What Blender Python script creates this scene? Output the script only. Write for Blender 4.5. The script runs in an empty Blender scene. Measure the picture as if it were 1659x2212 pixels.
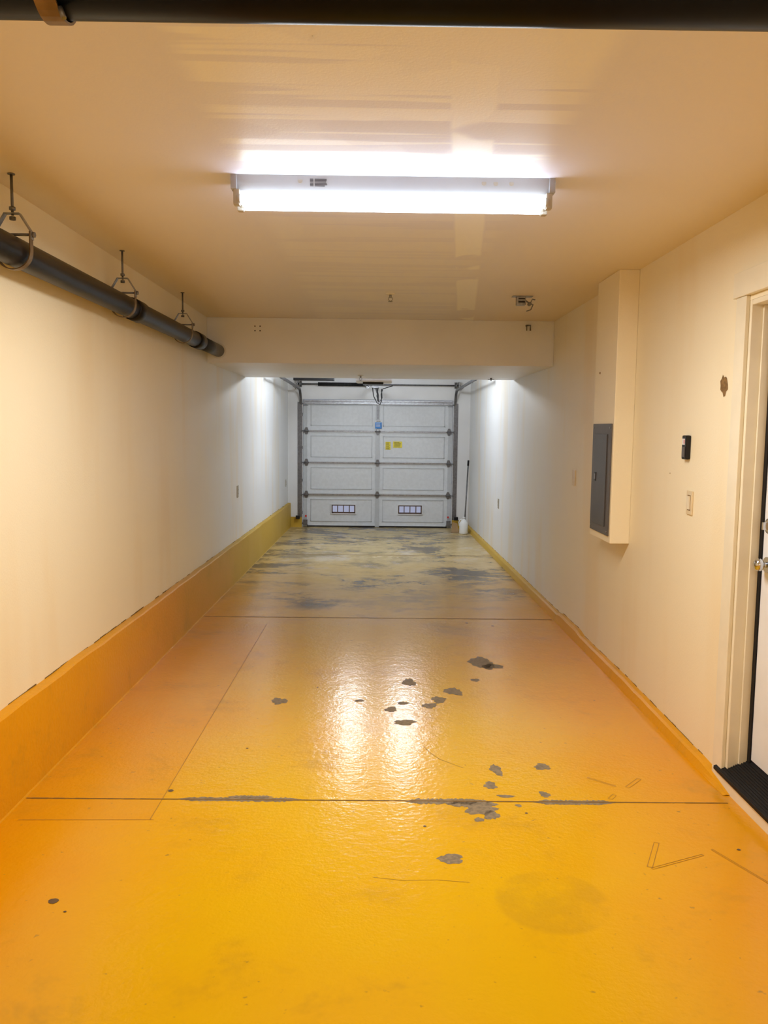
import bpy, math, random
from mathutils import Vector, Matrix
random.seed(7)
CZ=1.5127; S=.0121
WL,WR=-1.5117,1.5474; CEIL=CZ+.9528; YB,YS,YK=7.4141,9.5466,13.9841; SOF=CZ+.5601; Y0=-3.0
def fz(y): return -S*y
col=bpy.context.scene.collection
# ---------------------------------------------------------------- materials
class NT:
    def __init__(s,name):
        s.m=bpy.data.materials.new(name); s.m.use_nodes=True; s.t=s.m.node_tree
        s.b=s.t.nodes['Principled BSDF']; s.xyz=None
    def n(s,typ): return s.t.nodes.new(typ)
    def l(s,a,b): s.t.links.new(a,b)
    def val(s,x,inp):
        if isinstance(x,(int,float,tuple)): inp.default_value=x
        else: s.l(x,inp)
    def math(s,op,a,b=0.0,c=0.0,clamp=False):
        x=s.n('ShaderNodeMath'); x.operation=op; x.use_clamp=clamp
        s.val(a,x.inputs[0]); s.val(b,x.inputs[1]); s.val(c,x.inputs[2]); return x.outputs[0]
    def mix(s,f,a,b):
        x=s.n('ShaderNodeMix'); x.data_type='RGBA'
        s.val(f,x.inputs[0]); s.val(a,x.inputs[6]); s.val(b,x.inputs[7]); return x.outputs[2]
    def coord(s,scale=(1,1,1)):
        t=s.n('ShaderNodeTexCoord'); mp=s.n('ShaderNodeMapping'); mp.inputs['Scale'].default_value=scale
        s.l(t.outputs['Object'],mp.inputs['Vector']); return mp.outputs[0]
    def XYZ(s):
        if s.xyz is None:
            t=s.n('ShaderNodeTexCoord'); s.xyz=s.n('ShaderNodeSeparateXYZ'); s.l(t.outputs['Object'],s.xyz.inputs[0])
        return s.xyz.outputs
    def noise(s,scale,detail=3,vec=None,rough=.55,dist=0):
        x=s.n('ShaderNodeTexNoise'); x.inputs['Scale'].default_value=scale; x.inputs['Detail'].default_value=detail
        x.inputs['Roughness'].default_value=rough; x.inputs['Distortion'].default_value=dist
        s.l(vec if vec is not None else s.coord(),x.inputs['Vector']); return x.outputs['Fac']
    def rng(s,v,a,b,c=0.,d=1.):
        x=s.n('ShaderNodeMapRange'); x.interpolation_type='SMOOTHSTEP'; s.val(v,x.inputs[0])
        for i,q in enumerate((a,b,c,d)): x.inputs[i+1].default_value=q
        return x.outputs[0]
    def bump(s,h,strength,dist=.01):
        x=s.n('ShaderNodeBump'); x.inputs['Strength'].default_value=strength; x.inputs['Distance'].default_value=dist
        s.l(h,x.inputs['Height']); s.l(x.outputs[0],s.b.inputs['Normal'])
def simple(name,c,rough=.5,metal=0,var=.12,scale=8,bump=0,spec=.5,bs=80):
    m=NT(name); n=m.noise(scale,2)
    d=tuple(x*(1-var) for x in c[:3])+(1,)
    m.l(m.mix(m.rng(n,.3,.7),c,d),m.b.inputs['Base Color'])
    m.b.inputs['Roughness'].default_value=rough; m.b.inputs['Metallic'].default_value=metal
    m.b.inputs['Specular IOR Level'].default_value=spec
    if bump: m.bump(m.noise(bs,2),bump,.002)
    return m.m
def emis(name,c,st):
    m=NT(name); m.b.inputs['Base Color'].default_value=c
    m.b.inputs['Emission Color'].default_value=c; m.b.inputs['Emission Strength'].default_value=st
    m.b.inputs['Roughness'].default_value=.3; return m.m
def wallmat(name,base,far,rough=.5):
    m=NT(name)
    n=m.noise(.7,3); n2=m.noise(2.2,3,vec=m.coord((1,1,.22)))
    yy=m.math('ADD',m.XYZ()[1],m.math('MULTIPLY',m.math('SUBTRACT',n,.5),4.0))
    c=m.mix(m.rng(yy,4.8,9.0),base,far)  # patchy paint, plus warm near and cool far light painted into the colour
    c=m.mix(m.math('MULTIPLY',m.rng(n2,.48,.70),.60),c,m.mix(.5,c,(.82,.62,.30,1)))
    m.l(c,m.b.inputs['Base Color']); m.b.inputs['Roughness'].default_value=rough
    m.bump(m.noise(120,2),.22,.003); return m.m
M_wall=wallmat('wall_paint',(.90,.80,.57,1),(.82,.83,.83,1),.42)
M_beam=simple('beam_paint',(.84,.855,.90,1),.42,var=.05,scale=2)
M_wallback=simple('wall_paint_back',(.80,.81,.82,1),.45,var=.06,scale=2)
# ceiling
m=NT('ceiling_paint')
n=m.noise(1.0,3,vec=m.coord((.30,6.0,1))); n2=m.noise(1.1,3,vec=m.coord((1.2,1.2,1)),dist=.3)
x,y,z=m.XYZ()
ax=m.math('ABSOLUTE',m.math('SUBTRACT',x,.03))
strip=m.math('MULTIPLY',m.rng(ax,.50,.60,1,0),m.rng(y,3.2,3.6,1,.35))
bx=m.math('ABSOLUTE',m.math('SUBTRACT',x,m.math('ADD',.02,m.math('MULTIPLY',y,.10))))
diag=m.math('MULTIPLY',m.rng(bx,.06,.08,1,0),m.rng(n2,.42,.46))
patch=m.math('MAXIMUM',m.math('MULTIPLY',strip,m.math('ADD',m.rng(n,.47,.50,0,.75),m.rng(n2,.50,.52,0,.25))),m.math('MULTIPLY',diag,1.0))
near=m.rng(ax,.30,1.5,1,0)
c=m.mix(near,(.85,.755,.62,1),(.73,.76,.96,1)); c=m.mix(m.math('MULTIPLY',patch,.75),c,(.92,.95,1.0,1))  # bluish centre, tan sides: cool tube glow painted in against the warm bounce
m.l(c,m.b.inputs['Base Color'])
m.l(m.math('SUBTRACT',.50,m.math('MULTIPLY',patch,.12)),m.b.inputs['Roughness']); m.b.inputs['Specular IOR Level'].default_value=.40
m.bump(m.noise(90,2),.15,.003); M_ceil=m.m
# floor
def floormat(name,is_floor=True):
    m=NT(name); X,Y,Z=m.XYZ()
    n1=m.noise(.9,4); n2=m.noise(7,4,rough=.65)
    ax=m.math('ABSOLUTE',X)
    f=m.math('ADD',m.rng(ax,.3,1.5,.08,.85),m.math('MULTIPLY',m.math('SUBTRACT',n1,.5),1.1),clamp=True)  # yellower centre, orange sides: lighting put into the colour, plus random paint tone
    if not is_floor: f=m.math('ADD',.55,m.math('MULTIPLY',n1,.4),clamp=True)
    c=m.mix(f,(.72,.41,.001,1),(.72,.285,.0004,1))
    if is_floor:
        st=m.math('MULTIPLY',m.math('LESS_THAN',X,-.885),m.math('MULTIPLY',m.math('GREATER_THAN',Y,3.14),m.math('LESS_THAN',Y,6.6)))
        c=m.mix(m.math('MULTIPLY',st,.4),c,(.66,.27,.001,1))
        dx=m.math('SUBTRACT',X,.59); dy=m.math('SUBTRACT',Y,2.58)
        rr=m.math('SQRT',m.math('ADD',m.math('MULTIPLY',dx,dx),m.math('MULTIPLY',dy,dy)))
        c=m.mix(m.math('MULTIPLY',m.math('MULTIPLY',m.rng(rr,.17,.20,1,0),m.rng(n2,.25,.6)),.26),c,(.36,.20,.02,1))
    n3=m.noise(1.8,5,rough=.75,dist=.2)
    c=m.mix(m.math('MULTIPLY',m.rng(n3,.52,.76),.46),c,(.36,.21,.015,1))
    if is_floor:
        n4=m.noise(34,2)
        c=m.mix(m.math('MULTIPLY',m.rng(n4,.69,.80),.6),c,(.2,.13,.03,1))
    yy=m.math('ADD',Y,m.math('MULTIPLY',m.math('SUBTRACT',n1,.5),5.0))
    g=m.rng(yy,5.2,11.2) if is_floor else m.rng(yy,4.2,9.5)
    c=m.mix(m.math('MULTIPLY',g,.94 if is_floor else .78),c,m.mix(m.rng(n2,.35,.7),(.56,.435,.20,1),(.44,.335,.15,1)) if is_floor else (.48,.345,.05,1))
    if is_floor:
        nd=m.noise(1.25,6,vec=m.coord((.8,1.0,1)),rough=.76,dist=.25)
        ne=m.noise(3.6,5,vec=m.coord((.8,1.0,1)),rough=.7,dist=.4)
        nm=m.math('ADD',m.math('MULTIPLY',nd,.7),m.math('MULTIPLY',ne,.3))
        nl=m.noise(.55,2)
        dm=m.math('MULTIPLY',m.rng(nm,.47,.58),m.rng(yy,6.4,9.0))
        dm=m.math('MULTIPLY',dm,m.rng(nl,.36,.54,.5,1))
        c=m.mix(m.math('MULTIPLY',dm,.92),c,(.060,.045,.036,1))
        nw=m.noise(1.6,5,vec=m.coord((1,.8,1)),rough=.7,dist=.2)
        wm=m.math('MULTIPLY',m.rng(nw,.53,.66),m.rng(Y,8.8,10.2))
        c=m.mix(m.math('MULTIPLY',wm,.45),c,(.64,.57,.48,1))
    m.l(c,m.b.inputs['Base Color'])
    m.l(m.math('ADD',m.rng(n1,.3,.7,.18,.215),m.math('MULTIPLY',g,.06)) if is_floor else m.rng(n1,.3,.7,.4,.5),m.b.inputs['Roughness'])
    m.b.inputs['Specular IOR Level'].default_value=.36 if is_floor else .3
    m.bump(m.math('ADD',m.noise(48,2),m.math('MULTIPLY',m.noise(11,1),1.2)) if is_floor else m.noise(48,2),.34 if is_floor else .5,.004)
    return m.m
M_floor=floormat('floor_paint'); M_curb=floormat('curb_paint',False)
M_conc=simple('bare_concrete',(.27,.20,.115,1),.7,var=.4,scale=60)
M_crack=simple('crack_dark',(.20,.10,.012,1),.8)
M_tape=simple('tape_outline',(.38,.17,.008,1),.6)
M_plug=simple('dark_plug',(.12,.07,.03,1),.6)
M_white=simple('white_enamel',(.80,.81,.82,1),.35,var=.04)
M_plate=simple('cream_plastic',(.74,.60,.37,1),.3,var=.03)
M_plateg=simple('aged_plastic',(.48,.44,.36,1),.35,var=.05)
M_trim=simple('trim_paint',(.84,.76,.57,1),.35,var=.05)
M_doorw=simple('garage_door_enamel',(.72,.755,.79,1),.4,var=.06,scale=20,bump=.3)
M_doors=simple('garage_door_stile',(.54,.57,.60,1),.4,var=.06,scale=20)
M_galv=simple('galvanised_steel',(.38,.39,.41,1),.40,metal=.85,var=.3,scale=30)
M_galvd=simple('dark_galvanised_steel',(.20,.20,.21,1),.42,metal=.7,var=.3,scale=30)
M_pipe=simple('black_abs_plastic',(.009,.007,.007,1),.34,var=.3,scale=20,spec=.16)
M_pipeb=simple('blue_black_abs_plastic',(.003,.005,.013,1),.34,var=.3,scale=20,spec=.12)
M_pipe2=simple('grey_abs_plastic',(.030,.036,.050,1),.38,var=.3,scale=20,spec=.3)
M_strap=simple('strap_steel',(.24,.17,.10,1),.42,metal=.6,var=.35,scale=25)
M_black=simple('black_plastic',(.010,.010,.011,1),.35,spec=.3)
M_panel=simple('grey_enamel',(.105,.095,.09,1),.42,var=.08)
M_paneld=simple('dark_grey_enamel',(.072,.065,.062,1),.38,var=.08)
M_brown=simple('exposed_gypsum',(.28,.16,.055,1),.9,var=.4,scale=60)
M_blue=simple('blue_label',(.03,.25,.72,1),.5)
M_yel=simple('yellow_label',(.85,.72,.05,1),.5)
M_ink=simple('dark_ink',(.03,.03,.04,1),.6)
M_paper=simple('white_label',(.75,.76,.78,1),.5,var=.05)
M_card=simple('cardboard',(.34,.21,.09,1),.8)
M_jug=simple('translucent_white_plastic',(.85,.87,.87,1),.35,var=.04)
M_chrome=simple('polished_nickel',(.62,.66,.72,1),.16,metal=1,var=.05)
M_rub=simple('black_rubber',(.010,.009,.009,1),.6,spec=.25)
M_red=simple('red_label',(.6,.03,.02,1),.5)
M_muntin=simple('brown_muntin',(.10,.06,.05,1),.5)
M_hole=simple('dark_hole',(.02,.018,.015,1),.9)
M_tube=emis('lit_tube',(.78,.89,1,1),12)
M_globe=emis('lit_globe',(.88,.95,1,1),150)
M_pane=emis('daylit_pane',(.46,.50,.70,1),.28)

# ---------------------------------------------------------------- mesh builder
class MB:
    def __init__(s): s.v=[];s.f=[];s.m=[];s.s=[]
    def face(s,idx,mi=0,sm=False): s.f.append(idx);s.m.append(mi);s.s.append(sm)
    def hexa(s,p,mi=0):
        b=len(s.v); s.v+= [tuple(q) for q in p]
        for q in ((0,3,2,1),(4,5,6,7),(0,1,5,4),(1,2,6,5),(2,3,7,6),(3,0,4,7)): s.face([b+i for i in q],mi)
        return s
    def box(s,x0,x1,y0,y1,z0,z1,mi=0,bev=0):
        if bev:
            import bmesh
            bm=bmesh.new(); bmesh.ops.create_cube(bm,size=1)
            for v in bm.verts: v.co=Vector(((x0+x1)/2+v.co.x*(x1-x0),(y0+y1)/2+v.co.y*(y1-y0),(z0+z1)/2+v.co.z*(z1-z0)))
            bmesh.ops.bevel(bm,geom=list(bm.edges),offset=bev,segments=2,affect='EDGES',profile=.6)
            bm.verts.index_update(); o=len(s.v); s.v+=[tuple(v.co) for v in bm.verts]
            for f in bm.faces: s.face([o+v.index for v in f.verts],mi)
            bm.free(); return s
        return s.hexa([(x0,y0,z0),(x1,y0,z0),(x1,y1,z0),(x0,y1,z0),(x0,y0,z1),(x1,y0,z1),(x1,y1,z1),(x0,y1,z1)],mi)
    def tube(s,pts,r,n=16,mi=0,caps=True):
        pts=[Vector(p) for p in pts]; rs=r if isinstance(r,(list,tuple)) else [r]*len(pts)
        b=len(s.v); prev=None
        for i,p in enumerate(pts):
            if i==0: t=pts[1]-p
            elif i==len(pts)-1: t=p-pts[i-1]
            else: t=(pts[i+1]-p).normalized()+(p-pts[i-1]).normalized()
            if t.length<1e-9: t=Vector((0,0,1))
            t.normalize()
            if prev is None:
                a=Vector((0,0,1)) if abs(t.z)<.9 else Vector((1,0,0)); u=t.cross(a).normalized()
            else:
                u=prev-t*prev.dot(t); u.normalize()
            prev=u; w=t.cross(u)
            for k in range(n):
                an=2*math.pi*k/n; s.v.append(tuple(p+(u*math.cos(an)+w*math.sin(an))*rs[i]))
        for i in range(len(pts)-1):
            for k in range(n):
                k2=(k+1)%n; s.face([b+i*n+k,b+i*n+k2,b+(i+1)*n+k2,b+(i+1)*n+k],mi,True)
        if caps:
            s.face([b+k for k in range(n)][::-1],mi); s.face([b+(len(pts)-1)*n+k for k in range(n)],mi)
        return s
    def ribbon(s,pts,wdir,w,t,mi=0,closed=False):
        pts=[Vector(p) for p in pts]; W=Vector(wdir).normalized()*w/2; b=len(s.v); n=len(pts)
        for i,p in enumerate(pts):
            a=pts[i-1] if (i>0 or closed) else p; c=pts[(i+1)%n] if (i<n-1 or closed) else p
            tt=(c-a).normalized(); N=tt.cross(Vector(wdir)).normalized()*t/2
            for q in (p-W-N,p+W-N,p+W+N,p-W+N): s.v.append(tuple(q))
        for i in range(n if closed else n-1):
            j=(i+1)%n
            for k in range(4):
                k2=(k+1)%4; s.face([b+i*4+k,b+i*4+k2,b+j*4+k2,b+j*4+k],mi,False)
        if not closed:
            s.face([b+3,b+2,b+1,b],mi); s.face([b+(n-1)*4+k for k in range(4)],mi)
        return s
    def poly(s,pts,mi=0):
        b=len(s.v); s.v+=[tuple(p) for p in pts]; s.face(list(range(b,b+len(pts))),mi); return s
def mk(name,mb,mats,parent=None,label=None,cat=None,kind=None,group=None,origin=None,bevel=0):
    me=bpy.data.meshes.new(name)
    vs=[Vector(v) for v in mb.v]
    if origin is None:
        lo=[min(v[i] for v in vs) for i in range(3)]; hi=[max(v[i] for v in vs) for i in range(3)]
        origin=Vector(((lo[0]+hi[0])/2,(lo[1]+hi[1])/2,lo[2]))
    origin=Vector(origin)
    me.from_pydata([tuple(v-origin) for v in vs],[],mb.f)
    if not isinstance(mats,(list,tuple)): mats=[mats]
    for q in mats: me.materials.append(q)
    for p,mi,sm in zip(me.polygons,mb.m,mb.s): p.material_index=mi; p.use_smooth=sm
    me.update()
    o=bpy.data.objects.new(name,me); col.objects.link(o)
    o.location=origin
    if parent is not None:
        o.parent=parent; o.location=origin-Vector(parent.location)
        if parent.parent is not None: o.location=origin-Vector(parent.location)-Vector(parent.parent.location)
    if label: o['label']=label
    if cat: o['category']=cat
    if kind: o['kind']=kind
    if group: o['group']=group
    if bevel:
        b=o.modifiers.new('bevel','BEVEL'); b.width=bevel; b.segments=2; b.limit_method='ANGLE'
    return o
def empty(name,loc,label,cat,group=None):
    o=bpy.data.objects.new(name,None); o.empty_display_size=.05; o.location=loc; col.objects.link(o)
    o['label']=label; o['category']=cat
    if group: o['group']=group
    return o
O0=(0,0,0)
# ---------------------------------------------------------------- room shell
fl=MB()
xs=[WL-.1,WR+.1]; 
fl.hexa([(xs[0],Y0-.1,fz(Y0)-.15),(xs[1],Y0-.1,fz(Y0)-.15),(xs[1],YK+.3,fz(YK)-.15),(xs[0],YK+.3,fz(YK)-.15),
         (xs[0],Y0-.1,fz(Y0-.1)),(xs[1],Y0-.1,fz(Y0-.1)),(xs[1],YK+.3,fz(YK+.3)),(xs[0],YK+.3,fz(YK+.3))],0)
def blob(x,y,w,d,mi=1,n=34,jag=.26,h=.0006,rot=0):
    ph=[random.uniform(0,6.28) for _ in range(4)]; pts=[]
    for k in range(n):
        a=2*math.pi*k/n
        r=1+jag*(.5*math.sin(2*a+ph[0])+.45*math.sin(3*a+ph[1])+.3*math.sin(5*a+ph[2])+.3*math.sin(9*a+ph[3]))+random.uniform(-.08,.08)*(jag>.1)
        dx=w/2*r*math.cos(a); dy=d/2*r*math.sin(a)
        xx=x+dx*math.cos(rot)-dy*math.sin(rot); yy=y+dx*math.sin(rot)+dy*math.cos(rot)
        pts.append((xx,yy,fz(yy)+h))
    fl.poly(pts,mi)
for q in [(-.55,4.63,.083,.124),(.21,5.02,.073,.16),(.47,4.84,.10,.15),(.37,4.68,.09,.11),(.31,4.57,.08,.09),(.16,4.61,.057,.06),
          (.09,4.50,.065,.09),(-.09,4.65,.05,.045),(.16,4.29,.12,.08),(.72,5.48,.17,.28),(.78,5.40,.13,.13),(.63,5.08,.05,.07),(.56,3.66,.05,.125),
          (.51,3.49,.06,.07),(.78,3.70,.078,.07),(.73,3.40,.042,.06),(.56,3.38,.07,.03),(.60,3.29,.024,.03),(.44,3.26,.13,.11),
          (.475,3.20,.06,.08),(.42,3.16,.036,.04),(.28,2.85,.10,.065)]:
    blob(*q)
def strip(x0,x1,y,w0,mi=1,jag=.5,h=.0005,n=60):
    up=[];dn=[]
    for i in range(n+1):
        t=i/n; x=x0+(x1-x0)*t; e=min(1,6*t,6*(1-t))
        a=w0/2*e*(1+random.uniform(-jag,jag)); b=w0/2*e*(1+random.uniform(-jag,jag))
        up.append((x,y+a,fz(y+a)+h)); dn.append((x,y-b,fz(y-b)+h))
    for i in range(n): fl.poly([dn[i],dn[i+1],up[i+1],up[i]],mi)
strip(-.84,-.28,3.33,.038,jag=.3); strip(-.62,-.42,3.355,.025,jag=.3); strip(.12,.50,3.325,.05,jag=.3); strip(.3,.52,3.30,.05,jag=.3); strip(.66,1.02,3.325,.042,jag=.3)
def joint(y,w,x0,x1,n=130,mi=2,h=.0010):
    for i in range(n):
        a=x0+(x1-x0)*i/n; b=x0+(x1-x0)*(i+1)/n; k=w/2*random.uniform(.75,1.2)
        fl.poly([(a,y-k,fz(y-k)+h),(b,y-k,fz(y-k)+h),(b,y+k,fz(y+k)+h),(a,y+k,fz(y+k)+h)],mi)
joint(3.3275,.009,WL+.06,WR-.06); joint(6.8608,.014,WL+.06,WR-.06); joint(10.6333,.026,WL+.06,WR-.06)
for (x0,y0,x1,y1,w) in [(-.885,6.6,-.885,3.14,.003),(-1.40,3.13,-.87,3.14,.004)]:
    d=Vector((x1-x0,y1-y0,0)).normalized(); nn=Vector((-d.y,d.x,0))*w/2
    P=[Vector((x0,y0,0))-nn,Vector((x1,y1,0))-nn,Vector((x1,y1,0))+nn,Vector((x0,y0,0))+nn]
    fl.poly([(p.x,p.y,fz(p.y)+.0007) for p in P],3)
def tape(x0,y0,x1,y1,w=.018):
    a=Vector((x0,y0,0));b=Vector((x1,y1,0)); d=(b-a).normalized(); nn=Vector((-d.y,d.x,0))
    def seg(p,q,t=.0022):
        dd=(q-p).normalized(); k=Vector((-dd.y,dd.x,0))*t/2
        fl.poly([(r.x,r.y,fz(r.y)+.0009) for r in (p-k,q-k,q+k,p+k)],3)
    c=[a-nn*w/2,b-nn*w/2,b+nn*w/2,a+nn*w/2]
    for i in range(4): seg(c[i],c[(i+1)%4])
tape(.985,2.80,1.07,2.98); tape(.99,2.79,1.21,2.89,.010); tape(.96,3.58,1.06,3.49,.010); tape(1.11,3.48,1.19,3.57); tape(1.0,3.36,1.03,3.40)
tape(1.26,2.93,1.37,2.68,.008)
for (x,y,r) in [(-1.04,2.56,.016),(-.87,3.41,.012),(1.36,2.93,.007),(.95,6.6,.012),(.75,6.7,.012),(-.35,4.9,.006),(-.62,3.9,.006),(.2,3.1,.006),(.62,3.22,.006),(-.98,2.50,.005)]:
    blob(x,y,r*2,r*2,mi=4,jag=.08,h=.0012)
def hair(pts,w=.002):
    for (a,b) in zip(pts[:-1],pts[1:]):
        p=Vector((a[0],a[1],0));q=Vector((b[0],b[1],0));dd=(q-p).normalized();k=Vector((-dd.y,dd.x,0))*w/2
        fl.poly([(r.x,r.y,fz(r.y)+.0009) for r in (p-k,q-k,q+k,p+k)],2)
hair([(.24,3.95),(.27,3.86),(.31,3.78),(.36,3.73),(.41,3.68)])
hair([(.0,2.72),(.1,2.70),(.22,2.705),(.33,2.69)],.0015)
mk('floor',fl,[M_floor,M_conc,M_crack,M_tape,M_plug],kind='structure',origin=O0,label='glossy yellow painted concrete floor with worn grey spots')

ce=MB(); ce.box(WL-.1,WR+.1,Y0-.1,YK+.3,CEIL,CEIL+.12); 
ce.box(-.171,-.169,2.13,2.15,CEIL-.004,CEIL+.01)
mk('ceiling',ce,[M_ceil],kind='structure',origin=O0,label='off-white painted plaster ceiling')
be=MB(); be.box(WL,WR,YB,YS,SOF,CEIL)
for x in (-1.09,-1.045):
    for z in (CZ+.84,CZ+.88): be.tube([(x,YB-.001,z),(x,YB+.01,z)],.007,8,mi=1)
mk('ceiling_beam',be,[M_beam,M_hole],kind='structure',origin=O0,label='white painted dropped beam across the ceiling',bevel=.004)
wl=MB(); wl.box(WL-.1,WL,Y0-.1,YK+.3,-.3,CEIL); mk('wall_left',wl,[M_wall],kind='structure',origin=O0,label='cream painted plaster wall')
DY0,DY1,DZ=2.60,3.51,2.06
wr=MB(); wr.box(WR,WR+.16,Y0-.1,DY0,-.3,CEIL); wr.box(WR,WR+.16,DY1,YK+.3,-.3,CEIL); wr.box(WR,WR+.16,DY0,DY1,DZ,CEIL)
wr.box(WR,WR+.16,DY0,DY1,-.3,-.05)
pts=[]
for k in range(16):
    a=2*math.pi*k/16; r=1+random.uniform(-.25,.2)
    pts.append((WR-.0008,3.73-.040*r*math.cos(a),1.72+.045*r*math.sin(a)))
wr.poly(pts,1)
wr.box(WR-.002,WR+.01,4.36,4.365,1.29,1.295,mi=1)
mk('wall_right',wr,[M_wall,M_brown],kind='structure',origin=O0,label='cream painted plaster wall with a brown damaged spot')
wk=MB(); GX=1.262; GT=CZ+.47
wk.box(WL-.1,-GX,YK,YK+.14,-.3,CEIL); wk.box(GX,WR+.1,YK,YK+.14,-.3,CEIL); wk.box(-GX,GX,YK,YK+.14,GT,CEIL)
mk('wall_far',wk,[M_wallback],kind='structure',origin=O0,label='white painted wall around the garage door')
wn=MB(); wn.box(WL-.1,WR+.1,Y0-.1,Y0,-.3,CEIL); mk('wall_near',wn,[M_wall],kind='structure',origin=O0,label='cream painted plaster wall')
cx=WR-.12; CY0,CY1=5.02,5.50; cb=.823
cc=MB(); cc.box(cx,WR,CY0,CY1,cb,CEIL)
cc.tube([(cx-.004,5.38,1.88),(cx+.005,5.38,1.88)],.008,8,mi=1)
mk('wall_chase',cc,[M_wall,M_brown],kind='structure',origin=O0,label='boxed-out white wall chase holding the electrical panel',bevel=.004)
def curb(side,top,name,label,y0=Y0,y1=YK,jag=.0):
    m=MB(); N=90; left=side<0
    for i in range(N):
        a=y0+(y1-y0)*i/N; b=y0+(y1-y0)*(i+1)/N
        def sec(y):
            rr=random.Random(int(round(y*1000))); t=top(y)+fz(y)+rr.uniform(-jag,jag)
            if left:
                xi=WL+.0528
                return [(WL,y,fz(y)-.02),(xi+.004,y,fz(y)-.02),(xi+.004,y,fz(y)+.001),(xi,y,fz(y)+.008),(xi-.004,y,t-.008),(xi-.010,y,t),(WL,y,t)]
            h=t-fz(y)
            return [(WR,y,fz(y)-.02),(WR-.052,y,fz(y)-.02),(WR-.052,y,fz(y)+.001),(WR-.047,y,fz(y)+h*.3),(WR-.038,y,fz(y)+h*.8),(WR-.026,y,t-.002),(WR,y,t)]
        A,B=sec(a),sec(b); o=len(m.v); m.v+=A+B; n=len(A)
        for k in range(n-1):
            q=[o+k,o+k+1,o+n+k+1,o+n+k]; m.face(q if left else q[::-1],0,False)
    for i in range(180):
        a=y0+(y1-y0)*i/180; b=y0+(y1-y0)*(i+1)/180; h=random.choice([0,0,.002,.003,.005])
        if h and (left or a>3.7):
            xw=(WL+.0012) if left else (WR-.0012)
            ta=top(a)+fz(a); tb=top(b)+fz(b)
            m.poly([(xw,a,ta-.003),(xw,b,tb-.003),(xw,b,tb+h),(xw,a,ta+h)],1)
    return mk(name,m,[M_curb,M_crack],kind='structure',origin=O0,label=label)
curb(-1,lambda y:.402,'baseboard_left','orange-yellow painted concrete stem wall at the wall base',jag=.004)
def rt(y):
    if 6.05<y<6.75: return .088
    if y>5: return .07
    if y>3.6: return .07-.030*(5-y)/1.4
    return max(.004,.040-.036*(3.6-y)/.2)
curb(1,rt,'baseboard_right','low orange-yellow painted concrete curb at the wall base',y0=3.40,jag=.002)
m=MB(); m.box(WL+.055,-GX-.01,YK-.07,YK,fz(YK)-.02,fz(YK)+.17); mk('baseboard_far',m,[M_curb],kind='structure',origin=O0,label='yellow painted concrete footing beside the garage door')
m=MB(); m.box(GX+.01,WR-.06,YK-.07,YK,fz(YK)-.02,fz(YK)+.14); mk('baseboard_far_side',m,[M_curb],kind='structure',origin=O0,label='yellow painted concrete footing beside the garage door')

# ---------------------------------------------------------------- entry door & casing
JD=.088
t=MB()
t.box(WR-.018,WR,DY1,DY1+.095,-.0,DZ+.02)
t.box(WR-.018,WR,DY0-.09,DY0,-.045,DZ+.02)
t.box(WR-.026,WR,DY0-.11,DY1+.115,DZ+.02,DZ+.125)
mk('trim_1',t,[M_trim],kind='structure',origin=O0,label='cream painted flat door casing',bevel=.003)
t=MB()
t.box(WR,WR+JD-.006,DY1-.02,DY1,.0,DZ); t.box(WR,WR+JD-.006,DY0,DY0+.022,.0,DZ); t.box(WR,WR+JD-.006,DY0+.022,DY1-.022,DZ-.022,DZ)
t.box(WR+.046,WR+JD-.006,DY1-.030,DY1-.02,.04,DZ-.022)
mk('trim_2',t,[M_trim],kind='structure',origin=O0,label='cream painted door jamb',bevel=.002)
d=MB(); X1=WR+JD
d.box(X1,X1+.045,DY0+.02,DY1-.052,.095,DZ-.024)
dro=mk('door_2',d,[M_white],kind='structure',label='white painted entry door',bevel=.002)
e=MB(); e.box(X1-.006,X1+.04,DY1-.052,DY1-.0215,.06,DZ-.022); mk('weatherstrip',e,M_rub,parent=dro,label='black rubber weatherstrip')
k=MB(); ky=3.405; kz=.962
k.tube([(X1,ky,kz),(X1-.008,ky,kz)],.033,24); k.tube([(X1-.008,ky,kz),(X1-.022,ky,kz)],.012,16)
k.tube([(X1-.020,ky,kz),(X1-.026,ky,kz),(X1-.036,ky,kz),(X1-.048,ky,kz),(X1-.056,ky,kz),(X1-.058,ky,kz)],[.014,.022,.0275,.0265,.018,.004],24)
mk('knob',k,M_chrome,parent=dro,label='round polished metal knob')
k=MB(); kz=1.125
k.tube([(X1,ky,kz),(X1-.010,ky,kz),(X1-.014,ky,kz)],[.031,.031,.022],24); k.box(X1-.034,X1-.012,ky-.005,ky+.005,kz-.016,kz+.016,bev=.002)
mk('deadbolt',k,M_chrome,parent=dro,label='metal deadbolt thumb turn')
t=MB(); 
def thr(xa,za,xb,zb,mi): t.hexa([(xa,DY0-.02,.014),(xb,DY0-.02,.014),(xb,DY1+.05,.014),(xa,DY1+.05,.014),(xa,DY0-.02,za),(xb,DY0-.02,zb),(xb,DY1+.05,zb),(xa,DY1+.05,za)],mi)
thr(WR-.030,.028,WR-.0005,.040,0)
t.hexa([(WR-.001,DY0,.0),(WR+JD+.01,DY0,.0),(WR+JD+.01,DY1-.001,.0),(WR-.001,DY1-.001,.0),(WR-.001,DY0,.040),(WR+JD+.01,DY0,.088),(WR+JD+.01,DY1-.001,.088),(WR-.001,DY1-.001,.040)],0)
for i in range(11):
    x=WR-.024+i*.0100; z=.029+(x-(WR-.024))*.5
    t.box(x,x+.004,DY0-.0,DY1-.002,z-.005,z+.003)
mk('trim_3',t,[M_rub],kind='structure',origin=O0,label='ribbed black metal door threshold')
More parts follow.
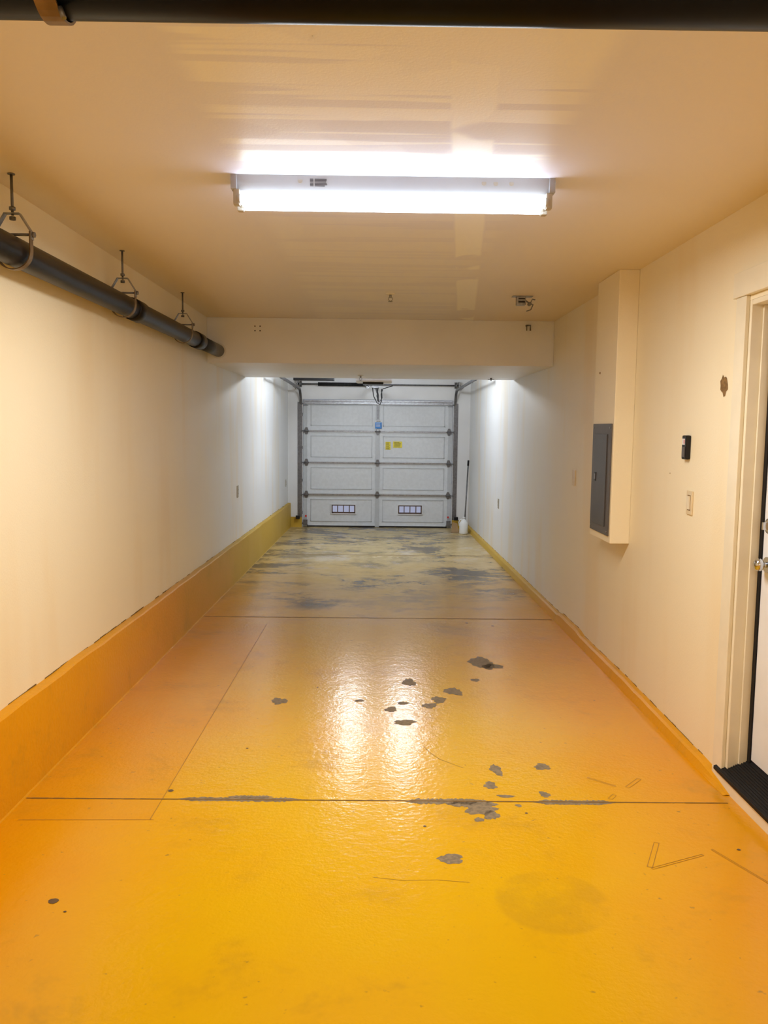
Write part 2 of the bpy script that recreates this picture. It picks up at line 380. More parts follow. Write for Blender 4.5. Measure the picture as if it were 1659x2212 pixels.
t=MB(); t.hexa([(WR-.022,1.6,fz(1.6)),(WR,1.6,fz(1.6)),(WR,DY1+.085,fz(3.6)),(WR-.022,DY1+.085,fz(3.6)),
   (WR-.022,1.6,.014),(WR,1.6,.014),(WR,DY1+.085,.014),(WR-.022,DY1+.085,.014)],0)
mk('trim_4',t,[M_trim],kind='structure',origin=O0,label='scuffed cream sill board under the threshold')

# ---------------------------------------------------------------- garage door
GB=fz(YK)+.003; DF=YK+.02
secs=[GB,CZ-1.13,CZ-.59,CZ-.06,CZ+.455]
gd=MB()
gd.box(-1.255,1.255,DF+.03,DF+.05,GB,secs[-1])
for i in range(4):
    a,b=secs[i]+.003,secs[i+1]-.003
    gd.box(-1.255,1.255,DF+.012,DF+.03,a,b)
    for (x0,x1) in ((-1.255,-1.19),(-.035,.035),(1.19,1.255)): gd.box(x0,x1,DF-.006,DF+.012,a,b,mi=1)
    gd.box(-1.19,1.19,DF+.000,DF+.012,a,a+.035); gd.box(-1.19,1.19,DF+.000,DF+.012,b-.03,b)
    for (x0,x1) in ((-1.13,-.09),(.09,1.13)):
        za,zb=a+.085,b-.075
        gd.box(x0,x1,DF+.002,DF+.012,za,za+.012,mi=1); gd.box(x0,x1,DF+.002,DF+.012,zb-.012,zb,mi=1)
        gd.box(x0,x0+.012,DF+.002,DF+.012,za,zb,mi=1); gd.box(x1-.012,x1,DF+.002,DF+.012,za,zb,mi=1)
gdo=mk('door_1',gd,[M_doorw,M_doors],kind='structure',label='white sectional garage door with four panels')
for z,h,pd in ((secs[4]-.03,.05,.045),(secs[3],.024,.022),(secs[2],.024,.022),(secs[1],.024,.022)):
    s_=MB(); s_.box(-1.25,1.25,DF-pd,DF-.006,z-h/2,z-h/2+.006); s_.box(-1.25,1.25,DF-pd,DF-.006,z+h/2-.006,z+h/2); s_.box(-1.25,1.25,DF-.012,DF-.006,z-h/2,z+h/2)
    if h>.03: s_.box(-1.25,1.25,DF-pd-.004,DF-pd,z-h/2-.008,z-h/2+.012); s_.box(-1.25,1.25,DF-pd-.004,DF-pd,z+h/2-.012,z+h/2+.008)
    mk('strut',s_,M_galv,parent=gdo,label='galvanised reinforcing strut')
s_=MB(); s_.box(-1.255,1.255,DF-.004,DF+.03,GB-.002,GB+.02); mk('bottom_seal',s_,M_rub,parent=gdo,label='black rubber bottom seal')
def hinge(x,z):
    h=MB(); q=-.006
    h.hexa([(x-.018,DF-.016,z-.06),(x+.018,DF-.016,z-.06),(x+.018,DF+q,z-.06),(x-.018,DF+q,z-.06),(x-.034,DF-.016,z-.012),(x+.034,DF-.016,z-.012),(x+.034,DF+q,z-.012),(x-.034,DF+q,z-.012)])
    h.hexa([(x-.034,DF-.016,z+.012),(x+.034,DF-.016,z+.012),(x+.034,DF+q,z+.012),(x-.034,DF+q,z+.012),(x-.018,DF-.016,z+.06),(x+.018,DF-.016,z+.06),(x+.018,DF+q,z+.06),(x-.018,DF+q,z+.06)])
    h.tube([(x-.045,DF-.032,z),(x+.045,DF-.032,z)],.010,12); h.box(x-.03,x-.024,DF-.034,DF,z-.03,z+.03); h.box(x+.024,x+.03,DF-.034,DF,z-.03,z+.03)
    for dz in (-.045,.045): h.tube([(x,DF-.022,z+dz),(x,DF-.014,z+dz)],.006,8,mi=1)
    return mk('hinge',h,[M_galvd,M_galvd],parent=gdo,label='galvanised hinge')
for z in secs[1:4]:
    for x in (-1.2,0,1.2): hinge(x,z)
for sx in (-1,1):
    for z in [secs[0]+.06]+secs[1:4]+[secs[4]-.06]:
        r=MB(); r.tube([(sx*1.20,DF-.035,z),(sx*1.275,DF-.035,z)],.006,10); r.tube([(sx*1.272,DF-.035,z),(sx*1.284,DF-.035,z)],.022,16)
        r.box(min(sx*1.17,sx*1.25),max(sx*1.17,sx*1.25),DF-.045,DF-.001,z-.03,z-.022)
        mk('roller',r,M_galvd,parent=gdo,label='steel roller')
    c=MB(); c.box(min(sx*1.18,sx*1.25),max(sx*1.18,sx*1.25),DF-.05,DF,GB+.03,GB+.12); c.box(min(sx*1.19,sx*1.22),max(sx*1.19,sx*1.22),DF-.055,DF-.05,GB+.17,GB+.20,mi=1)
    mk('bottom_bracket',c,[M_galvd,M_red],parent=gdo,label='steel bottom bracket with a red tag')
for xc in (-.57,.56):
    w,h,zc=.40,.145,CZ-1.375
    p=MB(); p.box(xc-w/2,xc+w/2,DF-.001,DF+.008,zc-h/2,zc+h/2); pn=mk('window_pane',p,M_pane,parent=gdo,label='small frosted daylit pane')
    p=MB(); fr=.014
    p.box(xc-w/2-fr,xc+w/2+fr,DF-.014,DF,zc+h/2,zc+h/2+fr); p.box(xc-w/2-fr,xc+w/2+fr,DF-.014,DF,zc-h/2-fr,zc-h/2)
    p.box(xc-w/2-fr,xc-w/2,DF-.014,DF,zc-h/2,zc+h/2); p.box(xc+w/2,xc+w/2+fr,DF-.014,DF,zc-h/2,zc+h/2)
    for i in range(1,4):
        xx=xc-w/2+w*i/4; p.box(xx-.007,xx+.007,DF-.010,DF,zc-h/2,zc+h/2,mi=1)
    for zz,q in ((zc-h/2+.012,.012),(zc+h/2-.008,.008)): p.box(xc-w/2,xc+w/2,DF-.009,DF,zz-q,zz+q,mi=1)
    for xx in (xc-w/2+.009,xc+w/2-.009): p.box(xx-.009,xx+.009,DF-.009,DF,zc-h/2,zc+h/2,mi=1)
    mk('window_frame',p,[M_paper,M_muntin],parent=gdo,label='small window grille with brown bars')
p=MB(); x,z=.01,CZ+.03
p.box(x-.055,x+.055,DF-.022,DF-.019,z-.04,z+.065,mi=0); p.box(x-.055,x+.055,DF-.022,DF-.019,z+.065,z+.10,mi=1)
for i in range(3): p.box(x-.04,x+.03,DF-.024,DF-.022,z+.035-i*.022,z+.043-i*.022,mi=1)
p.box(x-.035,x+.035,DF-.024,DF-.022,z+.078,z+.088,mi=2)
p.box(x-.03,x+.03,DF-.022,DF-.019,z-.075,z-.053,mi=1)
mk('label_plate',p,[M_blue,M_paper,M_ink],parent=gdo,label='blue and white maker label')
def ysticker(x,z,w,h,nl):
    p=MB(); p.box(x-w/2,x+w/2,DF+.000,DF+.0015,z-h/2,z+h/2)
    for i in range(nl):
        zz=z+h/2-(i+1)*h/(nl+1); p.box(x-w*.4,x+w*random.uniform(.2,.42),DF-.001,DF,zz-.003,zz+.003,mi=1)
    mk('warning_sticker',p,[M_yel,M_ink],parent=gdo,label='yellow warning sticker')
ysticker(.175,CZ-.295,.085,.13,6); ysticker(.335,CZ-.275,.15,.105,5)
def track(sx):
    m_=MB(); yt=DF-.035; R=.30; xt=sx*1.292; zc=CZ+.32
    pts=[(xt,yt,fz(YK)+.01),(xt,yt,zc)]
    for k in range(1,9):
        a=math.pi/2*k/8; pts.append((xt,yt-R+R*math.cos(a),zc+R*math.sin(a)))
    pts.append((xt,11.0,zc+R+.03))
    m_.ribbon(pts,(1,0,0),.035,.004)
    P=[Vector(p) for p in pts]; lip=[]
    for i,pv in enumerate(P):
        a=P[max(i-1,0)];c=P[min(i+1,len(P)-1)]; tt=(c-a).normalized(); N=tt.cross(Vector((1,0,0)))
        lip.append(pv+N*.012)
    for q in (-.0175,.0175): m_.ribbon([l+Vector((q,0,0)) for l in lip],(1,0,0),.004,.026)
    e=empty('garage_door_track',(xt,yt,fz(YK)+.01),'galvanised steel roller track beside the garage door','track',group='garage door tracks')
    mk('rail',m_,M_galvd,parent=e)
    b=MB(); w0,w1=(xt,sx*1.345) if sx>0 else (sx*1.345,xt)
    b.box(w0,w1,YK-.012,YK,fz(YK)+.02,zc+.1)
    for z in (.05,.6,1.15,1.7): b.box(min(xt-.02,xt+.03),max(xt-.02,xt+.03),yt-.01,YK-.005,z,z+.05)
    mk('bracket',b,M_galvd,parent=e)
    h=MB(); h.tube([(xt,11.1,zc+R+.02),(xt,11.1,CEIL)],.012,8); mk('ceiling_hanger',h,M_galvd,parent=e)
    h=MB(); h.ribbon([(xt,11.1,zc+R+.05),(xt,11.6,CEIL-.01)],(1,0,0),.03,.004); mk('brace',h,M_galvd,parent=e)
    h=MB(); h.ribbon([(xt,13.1,zc+R+.02),(xt,13.1,zc+R-.02),(xt+sx*.13,13.1,zc+R+.10),(xt+sx*.19,13.1,zc+R+.10)],(0,1,0),.035,.006); mk('angle_brace',h,M_galvd,parent=e)
track(-1); track(1)
ty,tz=YK-.10,CZ+.715
e=empty('torsion_spring_assembly',(0,ty,tz),'steel torsion bar with a black spring above the garage door','garage door spring')
b=MB(); b.tube([(-1.36,ty,tz),(1.36,ty,tz)],.0127,12); mk('torsion_bar',b,M_galvd,parent=e)
b=MB(); b.tube([(-1.0,ty,tz),(-.22,ty,tz)],.028,20)
hel=[]; 
for i in range(60*8+1):
    a=2*math.pi*i/8; hel.append((-1.0+.78*i/480,ty+.029*math.cos(a),tz+.029*math.sin(a)))
b.tube(hel,.005,5); mk('spring',b,M_black,parent=e,label='black coiled spring')
for sx in (-1,1):
    b=MB(); b.tube([(sx*1.27,ty,tz),(sx*1.275,ty,tz),(sx*1.30,ty,tz),(sx*1.305,ty,tz)],[.06,.05,.05,.06],24); mk('cable_drum',b,M_galvd,parent=e)
    b=MB(); b.box(sx*1.34-.005,sx*1.34+.005,ty-.05,YK,tz-.09,tz+.06); mk('end_plate',b,M_galv,parent=e)
b=MB(); b.box(-.20,-.15,ty+.03,YK,tz-.06,tz+.06); b.tube([(-.22,ty,tz),(-.16,ty,tz)],.04,16); b.box(-.20,-.17,ty-.045,ty+.03,tz-.045,tz-.03); mk('center_bracket',b,M_galv,parent=e)
# opener
oy0,oy1=9.66,10.06; ox=-.05; oz=2.030
e=empty('garage_door_opener',(ox,(oy0+oy1)/2,oz),'grey and white garage door opener motor hanging from the ceiling','garage door opener')
b=MB(); b.box(ox-.215,ox+.215,oy0,oy1,oz+.012,oz+.17,bev=.02); mk('motor_housing',b,M_white,parent=e,label='white motor housing')
b=MB(); b.box(ox-.13,ox+.11,oy0+.03,oy1-.02,oz-.012,oz+.012,bev=.004); mk('bottom_cover',b,M_black,parent=e,label='dark bottom cover')
b=MB(); b.box(ox-.02,ox+.02,oy1,13.80,oz+.13,oz+.16); b.box(ox-.03,ox+.03,oy1,oy1+.08,oz+.06,oz+.13); mk('rail',b,M_galv,parent=e,label='steel trolley rail')
for sx in (-1,1):
    b=MB(); b.ribbon([(ox+sx*.15,oy0+.1,oz+.16),(ox+sx*.15,oy0+.1,CEIL)],(1,0,0),.03,.003); mk('hanging_strap',b,M_galv,parent=e)
b=MB(); b.box(ox-.04,ox+.06,12.7,12.85,oz+.09,oz+.14); b.ribbon([(ox+.01,12.85,oz+.11),(0.0,13.4,oz-.0),(0.0,13.76,1.95)],(1,0,0),.03,.005)
mk('trolley_arm',b,M_galvd,parent=e)
b=MB()
b.tube([(-.09,12.8,oz+.11),(-.07,12.8,2.0),(-.02,12.8,1.90),(.03,12.8,1.87),(.05,12.8,1.93),(.045,12.8,2.03),(.07,12.8,2.11),(.22,12.85,2.16)],.007,8)
b.tube([(.0,12.8,oz+.11),(-.02,12.8,2.0),(.01,12.8,1.9),(.06,12.8,1.97),(.05,12.8,2.11)],.007,8)
mk('release_cord',b,M_black,parent=e,label='black looping cord')
b=MB(); b.box(-.012,.012,DF-.03,DF-.006,1.66,1.93); b.tube([(0,DF-.03,1.80),(0,DF-.05,1.80)],.018,12); mk('operator_bracket',b,M_galvd,parent=gdo,label='steel operator bracket')
# unseen globe lamp beyond the beam, added to make the floor reflection
gy,gz=10.95,CEIL-.125
e=empty('unseen_globe_lamp',(.03,gy,CEIL-.2),'unseen two-globe white lamp added beyond the dropped beam for the floor reflection','ceiling lamp')
b=MB(); b.box(-.45,.51,gy-.05,gy+.05,CEIL-.03,CEIL,bev=.006); mk('base_plate',b,M_white,parent=e)
for gx in (-.32,.38):
    b=MB(); b.tube([(gx,gy,CEIL-.03),(gx,gy,CEIL-.05)],.035,14); mk('globe_holder',b,M_white,parent=e)
    b=MB(); R_=.085; pts=[];rs=[]
    for k in range(9):
        a=math.pi*k/8; pts.append((gx,gy,gz-R_*math.cos(a))); rs.append(max(.003,R_*math.sin(a)))
    b.tube(pts,rs,12); mk('globe',b,M_globe,parent=e,label='lit white glass globe')
for sx in (-1,1):
    e=empty('safety_sensor',(sx*1.31,YK-.14,.0),'small dark photo-eye sensor on a bracket beside the door track','sensor',group='door safety sensors')
    b=MB(); b.box(sx*1.33-.035,sx*1.33+.035,YK-.16,YK-.10,-.02,.035,bev=.006); mk('sensor_body',b,M_black,parent=e)
    b=MB(); b.box(sx*1.33-.004,sx*1.33+.004,YK-.10,YK-.071,-.03,.045); b.tube([(sx*1.33-sx*.035,YK-.13,.01),(sx*1.33-sx*.042,YK-.13,.01)],.012,12); mk('sensor_bracket',b,M_galvd,parent=e)

# ---------------------------------------------------------------- drain pipe
PX,PZ,PR=-1.412,CZ+.662,.056
e=empty('drain_pipe',(PX,4.4,PZ-PR),'black plastic drain pipe hung beneath the ceiling','pipe')
b=MB(); b.tube([(WR-.002,1.31,PZ),(PX+.12,1.31,PZ)],PR,48); mk('cross_pipe',b,M_pipeb,parent=e,label='blue-black plastic pipe crossing the room')
b=MB()
pts=[(PX+.12,1.31,PZ)]
for k in range(1,9):
    a=math.pi/2*k/8; pts.append((PX+.12-.12*math.sin(a),1.31+.12-.12*math.cos(a),PZ))
pts+= [(PX,3.0,PZ),(PX,6.62,PZ)]
b.tube(pts,PR,40); mk('pipe_run',b,M_pipe,parent=e,label='glossy black plastic pipe')
b=MB(); b.tube([(PX,6.62,PZ),(PX,YB-.002,PZ)],PR-.002,32); mk('pipe_end',b,M_pipe2,parent=e,label='grey-black pipe end entering the beam')
for y,l in ((4.90,.09),(6.55,.10)):
    b=MB(); b.tube([(PX,y-l,PZ),(PX,y-l+.004,PZ),(PX,y+l-.004,PZ),(PX,y+l,PZ)],[PR+.001,PR+.007,PR+.007,PR+.001],36); mk('coupling',b,M_pipe,parent=e,label='black pipe coupling')
b=MB(); b.tube([(PX,YB-.012,PZ),(PX,YB-.001,PZ)],PR+.012,32); mk('escutcheon',b,M_white,parent=e,label='pale ring where the pipe enters')
def hanger(y):
    e=empty('pipe_hanger',(PX,y,PZ-PR-.01),'steel clevis hanger on a threaded rod holding the pipe','pipe hanger',group='clevis hangers along the drain pipe')
    b=MB(); b.tube([(PX,y,PZ+.135),(PX,y,CEIL)],.0055,10); b.tube([(PX,y,PZ+.155),(PX,y,PZ+.167)],.012,6); b.tube([(PX,y,PZ+.118),(PX,y,PZ+.130)],.012,6); mk('threaded_rod',b,M_galvd,parent=e)
    b=MB(); b.tube([(PX,y,CEIL-.004),(PX,y,CEIL)],.014,12); mk('ceiling_flange',b,M_galvd,parent=e)
    b=MB(); w=.030; r=PR+.012
    yo=[(PX-r-.004,y,PZ+.045),(PX-r-.004,y,PZ+.072),(PX-.028,y,PZ+.142),(PX+.028,y,PZ+.142),(PX+r+.004,y,PZ+.072),(PX+r+.004,y,PZ+.045)]
    b.ribbon(yo,(0,1,0),w*.8,.005); mk('yoke',b,M_galv,parent=e)
    b=MB(); lo=[(PX-r,y,PZ+.075)]+[(PX-r*math.cos(a),y,PZ-r*math.sin(a)*1.0) for a in [math.pi*k/14 for k in range(15)]]+[(PX+r,y,PZ+.075)]
    b.ribbon(lo,(0,1,0),w,.004); mk('strap',b,M_strap,parent=e)
    b=MB(); b.tube([(PX-r-.018,y,PZ+.064),(PX+r+.018,y,PZ+.064)],.005,10)
    for sx in (-1,1): b.tube([(PX+sx*(r+.006),y,PZ+.064),(PX+sx*(r+.016),y,PZ+.064)],.011,6)
    mk('cross_bolt',b,M_galvd,parent=e)
for y in (3.29,4.67,6.08): hanger(y)
e=empty('strap_hanger',(-.49,1.31,PZ-PR-.01),'brown steel strap hanger looped around the overhead pipe','pipe hanger')
b=MB(); r=PR+.004
b.ribbon([(-.49,1.31-r*math.cos(a),PZ-r*math.sin(a)) for a in [2*math.pi*k/32 for k in range(32)]],(1,0,0),.032,.004,closed=True)
mk('strap',b,M_strap,parent=e)
b=MB(); b.tube([(-.49,1.31,PZ+r),(-.49,1.31,CEIL)],.0055,10); mk('threaded_rod',b,M_galvd,parent=e)
b=MB(); b.tube([(-.472,1.31-r*.42,PZ-r*.90),(-.466,1.31-r*.42-.002,PZ-r*.90-.016)],.004,8); mk('bolt',b,M_galvd,parent=e)

# ---------------------------------------------------------------- strip light
FX0,FX1,FY=-.566,.664,3.32; hz=.058
e=empty('fluorescent_light_fixture',((FX0+FX1)/2,FY,CEIL-.11),'white two-tube fluorescent strip light mounted on the ceiling','ceiling light')
b=MB()
b.hexa([(FX0,FY-.045,CEIL-hz),(FX1,FY-.045,CEIL-hz),(FX1,FY+.045,CEIL-hz),(FX0,FY+.045,CEIL-hz),(FX0,FY-.062,CEIL),(FX1,FY-.062,CEIL),(FX1,FY+.062,CEIL),(FX0,FY+.062,CEIL)])
b.box(FX0-.003,FX0+.02,FY-.066,FY+.066,CEIL-hz+.004,CEIL); b.box(FX1-.02,FX1+.003,FY-.066,FY+.066,CEIL-hz+.004,CEIL)
hs=mk('housing',b,[simple('fixture_enamel',(.42,.43,.455,1),.5,var=.03)],parent=e,label='white enamelled steel channel housing',bevel=.002)
def onface(x,t,off=.0012): return (x,FY-.062+.017*t-off,CEIL-hz*t)
b=MB()
for i in range(6):
    for (xa,xb) in ((-.268,-.255),(-.250,-.205+random.uniform(-.01,.01))):
        t0=.22+i*.08; p=[onface(xa,t0+.04),onface(xb,t0+.04),onface(xb,t0),onface(xa,t0)]
        b.poly(p)
mk('printed_label',b,M_ink,parent=e,label='small printed rating text')
for xx in (-.305,.395,.44,.50):
    b=MB(); b.tube([onface(xx,.35,0),onface(xx,.35,.0015)],.009,14); mk('knockout',b,M_plateg,parent=e)
for sx,xx in ((0,FX0+.018),(1,FX1-.018)):
    for dy in (-.045,.045):
        b=MB(); b.box(xx-.012,xx+.012,FY+dy-.017,FY+dy+.017,CEIL-.112,CEIL-hz+.006,bev=.005)
        x2=xx+(.014 if sx==0 else -.014); b.tube([(xx,FY+dy,CEIL-.088),(x2,FY+dy,CEIL-.088)],.021,18); mk('lamp_holder',b,M_plateg,parent=e)
for dy in (-.045,.045):
    b=MB(); b.tube([(FX0+.035,FY+dy,CEIL-.088),(FX1-.035,FY+dy,CEIL-.088)],.0185,16); mk('tube',b,M_tube,parent=e,label='lit white fluorescent tube')

# ---------------------------------------------------------------- ceiling things
def sprinkler(x,y,z,lab):
    e=empty('sprinkler_head',(x,y,z-.06),lab,'fire sprinkler')
    b=MB(); b.tube([(x,y,z+.001),(x,y,z-.004),(x,y,z-.010)],[.035,.034,.018],24); mk('escutcheon',b,M_white,parent=e)
    b=MB(); b.tube([(x,y,z-.01),(x,y,z-.03)],.009,12); b.tube([(x-.012,y,z-.028),(x-.014,y,z-.045),(x,y,z-.055)],.0025,6); b.tube([(x+.012,y,z-.028),(x+.014,y,z-.045),(x,y,z-.055)],.0025,6)
    b.tube([(x,y,z-.055),(x,y,z-.058)],.016,12); mk('deflector',b,M_galv,parent=e)
sprinkler(.08,6.01,CEIL,'small white and chrome sprinkler head in the ceiling')
sprinkler(-.19,8.95,SOF,'small chrome sprinkler head under the dropped beam')
x,y=1.03,6.06
e=empty('motor_mount_bracket',(x,y,CEIL-.09),'metal bracket with a small box and arm screwed to the ceiling','ceiling bracket')
b=MB(); b.box(x-.075,x+.07,y-.03,y+.03,CEIL-.006,CEIL); b.box(x-.045,x+.02,y-.03,y+.03,CEIL-.065,CEIL-.006,bev=.004); mk('box_body',b,M_galv,parent=e)
b=MB(); b.box(x-.035,x+.012,y-.032,y-.030,CEIL-.026,CEIL-.018); b.box(x-.035,x+.012,y-.032,y-.030,CEIL-.050,CEIL-.038); mk('slot',b,M_black,parent=e)
b=MB(); b.ribbon([(x+.02,y,CEIL-.03),(x+.05,y,CEIL-.05),(x+.075,y,CEIL-.06),(x+.06,y,CEIL-.095),(x+.03,y,CEIL-.105)],(0,1,0),.02,.007); b.tube([(x+.05,y-.02,CEIL-.055),(x+.05,y+.02,CEIL-.055)],.013,12); b.ribbon([(x+.05,y,CEIL-.06),(x+.07,y,CEIL-.02),(x+.09,y,CEIL-.025)],(0,1,0),.02,.005)
mk('arm',b,M_galvd,parent=e)
b=MB(); x=1.31; z=CZ+.90
b.tube([(x-.012,YB,z+.01),(x-.012,YB-.03,z+.01),(x+.02,YB-.03,z+.01),(x+.02,YB-.03,z-.035)],.007,8); b.tube([(x-.012,YB-.03,z+.01),(x-.012,YB-.03,z-.035)],.005,8)
h=mk('wall_hook',b,M_galvd,label='small grey metal hook on the dropped beam',cat='hook')
b=MB(); b.tube([(1.24,9.2,SOF),(1.24,9.2,SOF-.012)],.012,10); b.tube([(1.24,9.2,SOF-.012),(1.24,9.2,SOF-.03)],.006,8)
b.box(1.205,1.275,9.19,9.21,SOF-.018,SOF-.012)
mk('ceiling_hook',b,M_galvd,label='small dark eye hook under the dropped beam',cat='hook')
e=empty('storage_rack_bar',(-.9,11.9,CEIL-.25),'dark metal overhead bar above the door track','overhead rail')
b=MB(); b.box(-1.20,-.62,11.8,11.86,2.168,2.235,bev=.01); mk('bar',b,M_black,parent=e)
for xx in (-1.1,-.7):
    b=MB(); b.box(xx-.012,xx+.012,11.82,11.84,2.235,CEIL); mk('drop_rod',b,M_galvd,parent=e)

# ---------------------------------------------------------------- electrical panel
e=empty('breaker_box',(cx,5.25,.865),'dark grey breaker box with a hinged cover on the wall chase','breaker box')
b=MB(); b.box(cx-.008,cx,5.045,5.475,.865,1.555,bev=.003); mk('cover_frame',b,M_panel,parent=e)
b=MB(); b.box(cx-.014,cx-.008,5.12,5.40,.915,1.49,bev=.002); pd=mk('cover_door',b,M_paneld,parent=e)
b=MB(); b.box(cx-.017,cx-.014,5.335,5.375,1.19,1.245); b.box(cx-.020,cx-.017,5.345,5.365,1.20,1.235,mi=1); mk('latch',b,[M_black,M_galv],parent=pd)
for yy,zz in ((5.07,1.53),(5.45,1.53),(5.07,.89),(5.45,.89)):
    b=MB(); b.tube([(cx-.008,yy,zz),(cx-.012,yy,zz)],.006,10); mk('screw',b,M_galv,parent=e)
# ---------------------------------------------------------------- wall devices
def plate(name,side,y,z,w,h,label,cat,kind,mp=None):
    X=WR if side>0 else WL; s=-side
    def bx(mb,d0,d1,ya,yb,za,zb,**k):
        a,c=X+s*d0,X+s*d1; mb.box(min(a,c),max(a,c),ya,yb,za,zb,**k)
    e=empty(name,(X,y,z-h/2),label,cat)
    b=MB(); bx(b,0,.008,y-w/2,y+w/2,z-h/2,z+h/2,bev=.003); mk('cover_plate',b,mp or M_plate,parent=e)
    if kind=='rocker':
        b=MB(); bx(b,.0075,.0085,y-.020,y+.020,z-.038,z+.038); mk('rocker_gap',b,M_brown,parent=e)
        b=MB()
        b.hexa([(X+s*.0085,y-.016,z-.033),(X+s*.012,y-.016,z-.033),(X+s*.012,y+.016,z-.033),(X+s*.0085,y+.016,z-.033),
                (X+s*.0085,y-.016,z+.033),(X+s*.017,y-.016,z+.033),(X+s*.017,y+.016,z+.033),(X+s*.0085,y+.016,z+.033)]); mk('rocker',b,M_trim,parent=e)
    if kind=='outlet':
        for dz in (-.02,.02):
            b=MB(); bx(b,.008,.011,y-.016,y+.016,z+dz-.014,z+dz+.014,mi=0,bev=.001)
            for dy in (-.006,.006): bx(b,.0108,.0115,y+dy-.0015,y+dy+.0015,z+dz-.005,z+dz+.005,mi=1)
            mk('receptacle',b,[M_plateg,M_black],parent=e)
    return e
plate('light_switch',1,4.06,CZ-.35,.075,.118,'cream rocker light switch on the wall beside the entry door','light switch','rocker')
plate('blank_cover',1,6.48,CZ-.37,.085,.125,'blank cream cover plate on the wall','cover plate','none')
plate('electrical_outlet',1,10.49,CZ-.94,.085,.125,'white duplex electrical outlet low on the wall','outlet','outlet',M_plateg)
plate('electrical_outlet',-1,8.94,CZ-.70,.09,.13,'white duplex outlet above the yellow stem wall','outlet','outlet',M_plateg)
plate('electrical_outlet',-1,13.64,CZ-.92,.075,.118,'white outlet near the garage door corner','outlet','outlet',M_plateg)
y,z=4.12,1.432
e=empty('door_opener_control',(WR,y,z-.06),'black plastic wall control with a white sticker','wall control')
b=MB(); b.box(WR-.024,WR,y-.032,y+.032,z-.058,z+.062,bev=.008); mk('control_body',b,M_black,parent=e)
b=MB(); b.box(WR-.0255,WR-.024,y-.012,y+.022,z+.015,z+.045); b.box(WR-.026,WR-.0255,y-.008,y+.0,z+.02,z+.04,mi=1); mk('sticker',b,[M_paper,M_red],parent=e,label='white sticker')
b=MB(); b.box(WR-.0275,WR-.024,y-.018,y+.018,z-.045,z+.005,bev=.001); mk('button',b,M_panel,parent=e)

# ---------------------------------------------------------------- mop, jug, cardboard
fy=fz(13.3)
e=empty('mop',(1.44,13.3,fy),'grey-handled mop leaning in the corner by the garage door','mop')
b=MB(); b.tube([(1.42,13.34,fy+.04),(1.495,13.62,CZ-.52)],.011,12); mk('handle',b,M_galvd,parent=e,label='grey metal handle')
b=MB(); b.tube([(1.488,13.596,CZ-.60),(1.4955,13.622,CZ-.515)],.016,12); mk('grip',b,M_black,parent=e,label='black grip')
b=MB(); b.tube([(1.42,13.34,fy+.002),(1.421,13.342,fy+.05),(1.424,13.352,fy+.10)],[.045,.035,.015],16); mk('mop_head',b,M_paper,parent=e,label='pale mop head')
jx,jy=1.388,13.14; fy=fz(jy)
e=empty('plastic_jug',(jx,jy,fy),'white plastic jug standing on the floor beside the mop','jug')
b=MB(); b.tube([(jx,jy,fy+z) for z in (.0,.006,.02,.15,.185,.215,.235,.25)],[.058,.068,.07,.07,.062,.04,.022,.019],28); mk('jug_body',b,M_jug,parent=e)
b=MB(); b.tube([(jx,jy,fy+.245),(jx,jy,fy+.272)],.023,20); mk('cap',b,M_paper,parent=e)
b=MB(); b.tube([(jx-.02,jy-.0,fy+.235),(jx-.06,jy,fy+.225),(jx-.078,jy,fy+.19),(jx-.07,jy,fy+.13)],.009,10); mk('handle',b,M_jug,parent=e)
b=MB(); fy=fz(13.45)
b.hexa([(1.22,13.40,fy),(1.33,13.38,fy),(1.33,13.385,fy),(1.22,13.405,fy),(1.24,13.52,fy+.15),(1.32,13.50,fy+.13),(1.32,13.505,fy+.13),(1.24,13.525,fy+.15)])
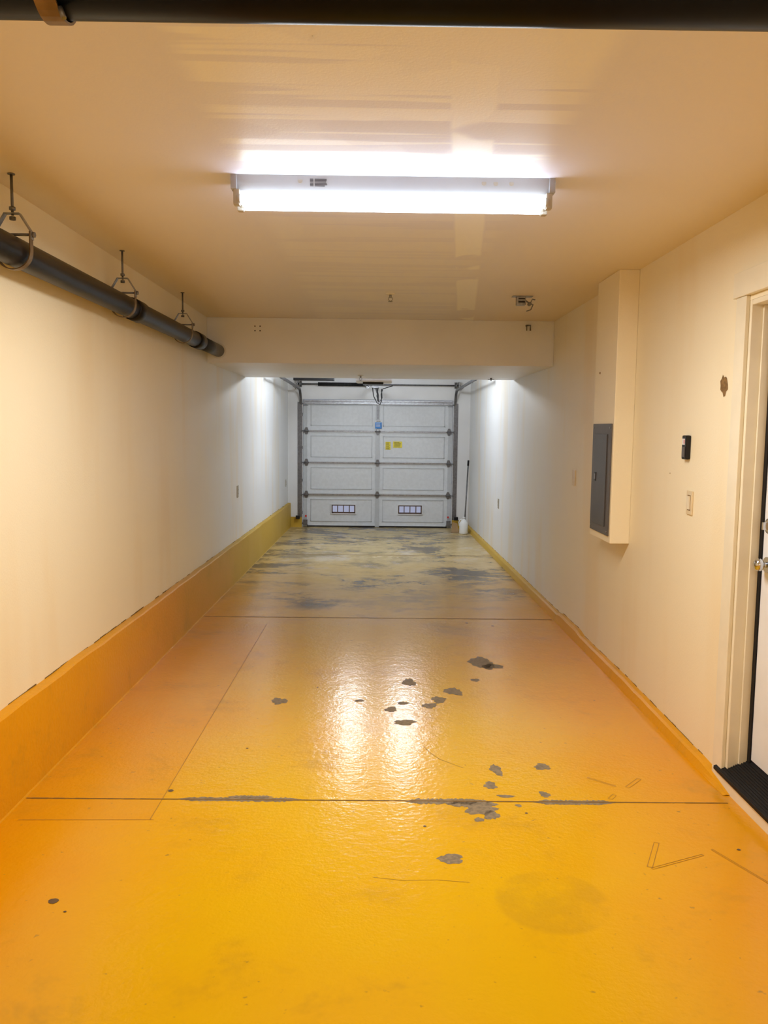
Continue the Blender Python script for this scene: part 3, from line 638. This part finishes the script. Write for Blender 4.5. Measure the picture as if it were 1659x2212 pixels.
b.hexa([(1.20,13.3,fy+.003),(1.32,13.32,fy+.003),(1.31,13.42,fy+.003),(1.21,13.42,fy+.003),(1.20,13.3,fy+.008),(1.32,13.32,fy+.008),(1.31,13.42,fy+.008),(1.21,13.42,fy+.008)])
mk('cardboard_piece',b,M_card,label='folded brown cardboard piece on the floor by the door',cat='cardboard')

# ---------------------------------------------------------------- lights
def area(name,loc,rot,sx,sy,p,c):
    l=bpy.data.lights.new(name,'AREA'); l.shape='RECTANGLE'; l.size=sx; l.size_y=sy; l.energy=p; l.color=c
    o=bpy.data.objects.new(name,l); o.location=loc; o.rotation_euler=rot; col.objects.link(o); return o
area('tube_light_output',((FX0+FX1)/2,FY,CEIL-.116),(0,0,0),1.16,.11,38,(1,.985,.96))
area('rear_fill_light',(0,-.9,CEIL-.05),(0,0,0),1.2,.3,42,(1,.90,.72))  # added warm fill behind the camera, no known lamp there
w=bpy.data.worlds.new('world'); bpy.context.scene.world=w; w.use_nodes=True
w.node_tree.nodes['Background'].inputs[0].default_value=(.8,.85,1,1); w.node_tree.nodes['Background'].inputs[1].default_value=.3
# ---------------------------------------------------------------- camera
f,pi_,ya,ro=1788.057,.1010,.0085,.0111
F=Vector((math.sin(ya)*math.cos(pi_),math.cos(ya)*math.cos(pi_),-math.sin(pi_))); R=Vector((math.cos(ya),-math.sin(ya),0)); U=R.cross(F)
R2=R*math.cos(ro)+U*math.sin(ro); U2=U*math.cos(ro)-R*math.sin(ro)
cam=bpy.data.cameras.new('camera'); co=bpy.data.objects.new('camera',cam); col.objects.link(co)
mw=Matrix.Identity(4)
for i in range(3): mw[i][0]=R2[i]; mw[i][1]=U2[i]; mw[i][2]=-F[i]
mw[2][3]=CZ; co.matrix_world=mw
cam.sensor_fit='VERTICAL'; cam.sensor_height=36; cam.lens=36*f/2212; cam.clip_start=.05
bpy.context.scene.camera=co
bpy.context.scene.view_settings.view_transform='Standard'
bpy.context.scene.view_settings.look='None'
bpy.context.scene.view_settings.exposure=.14
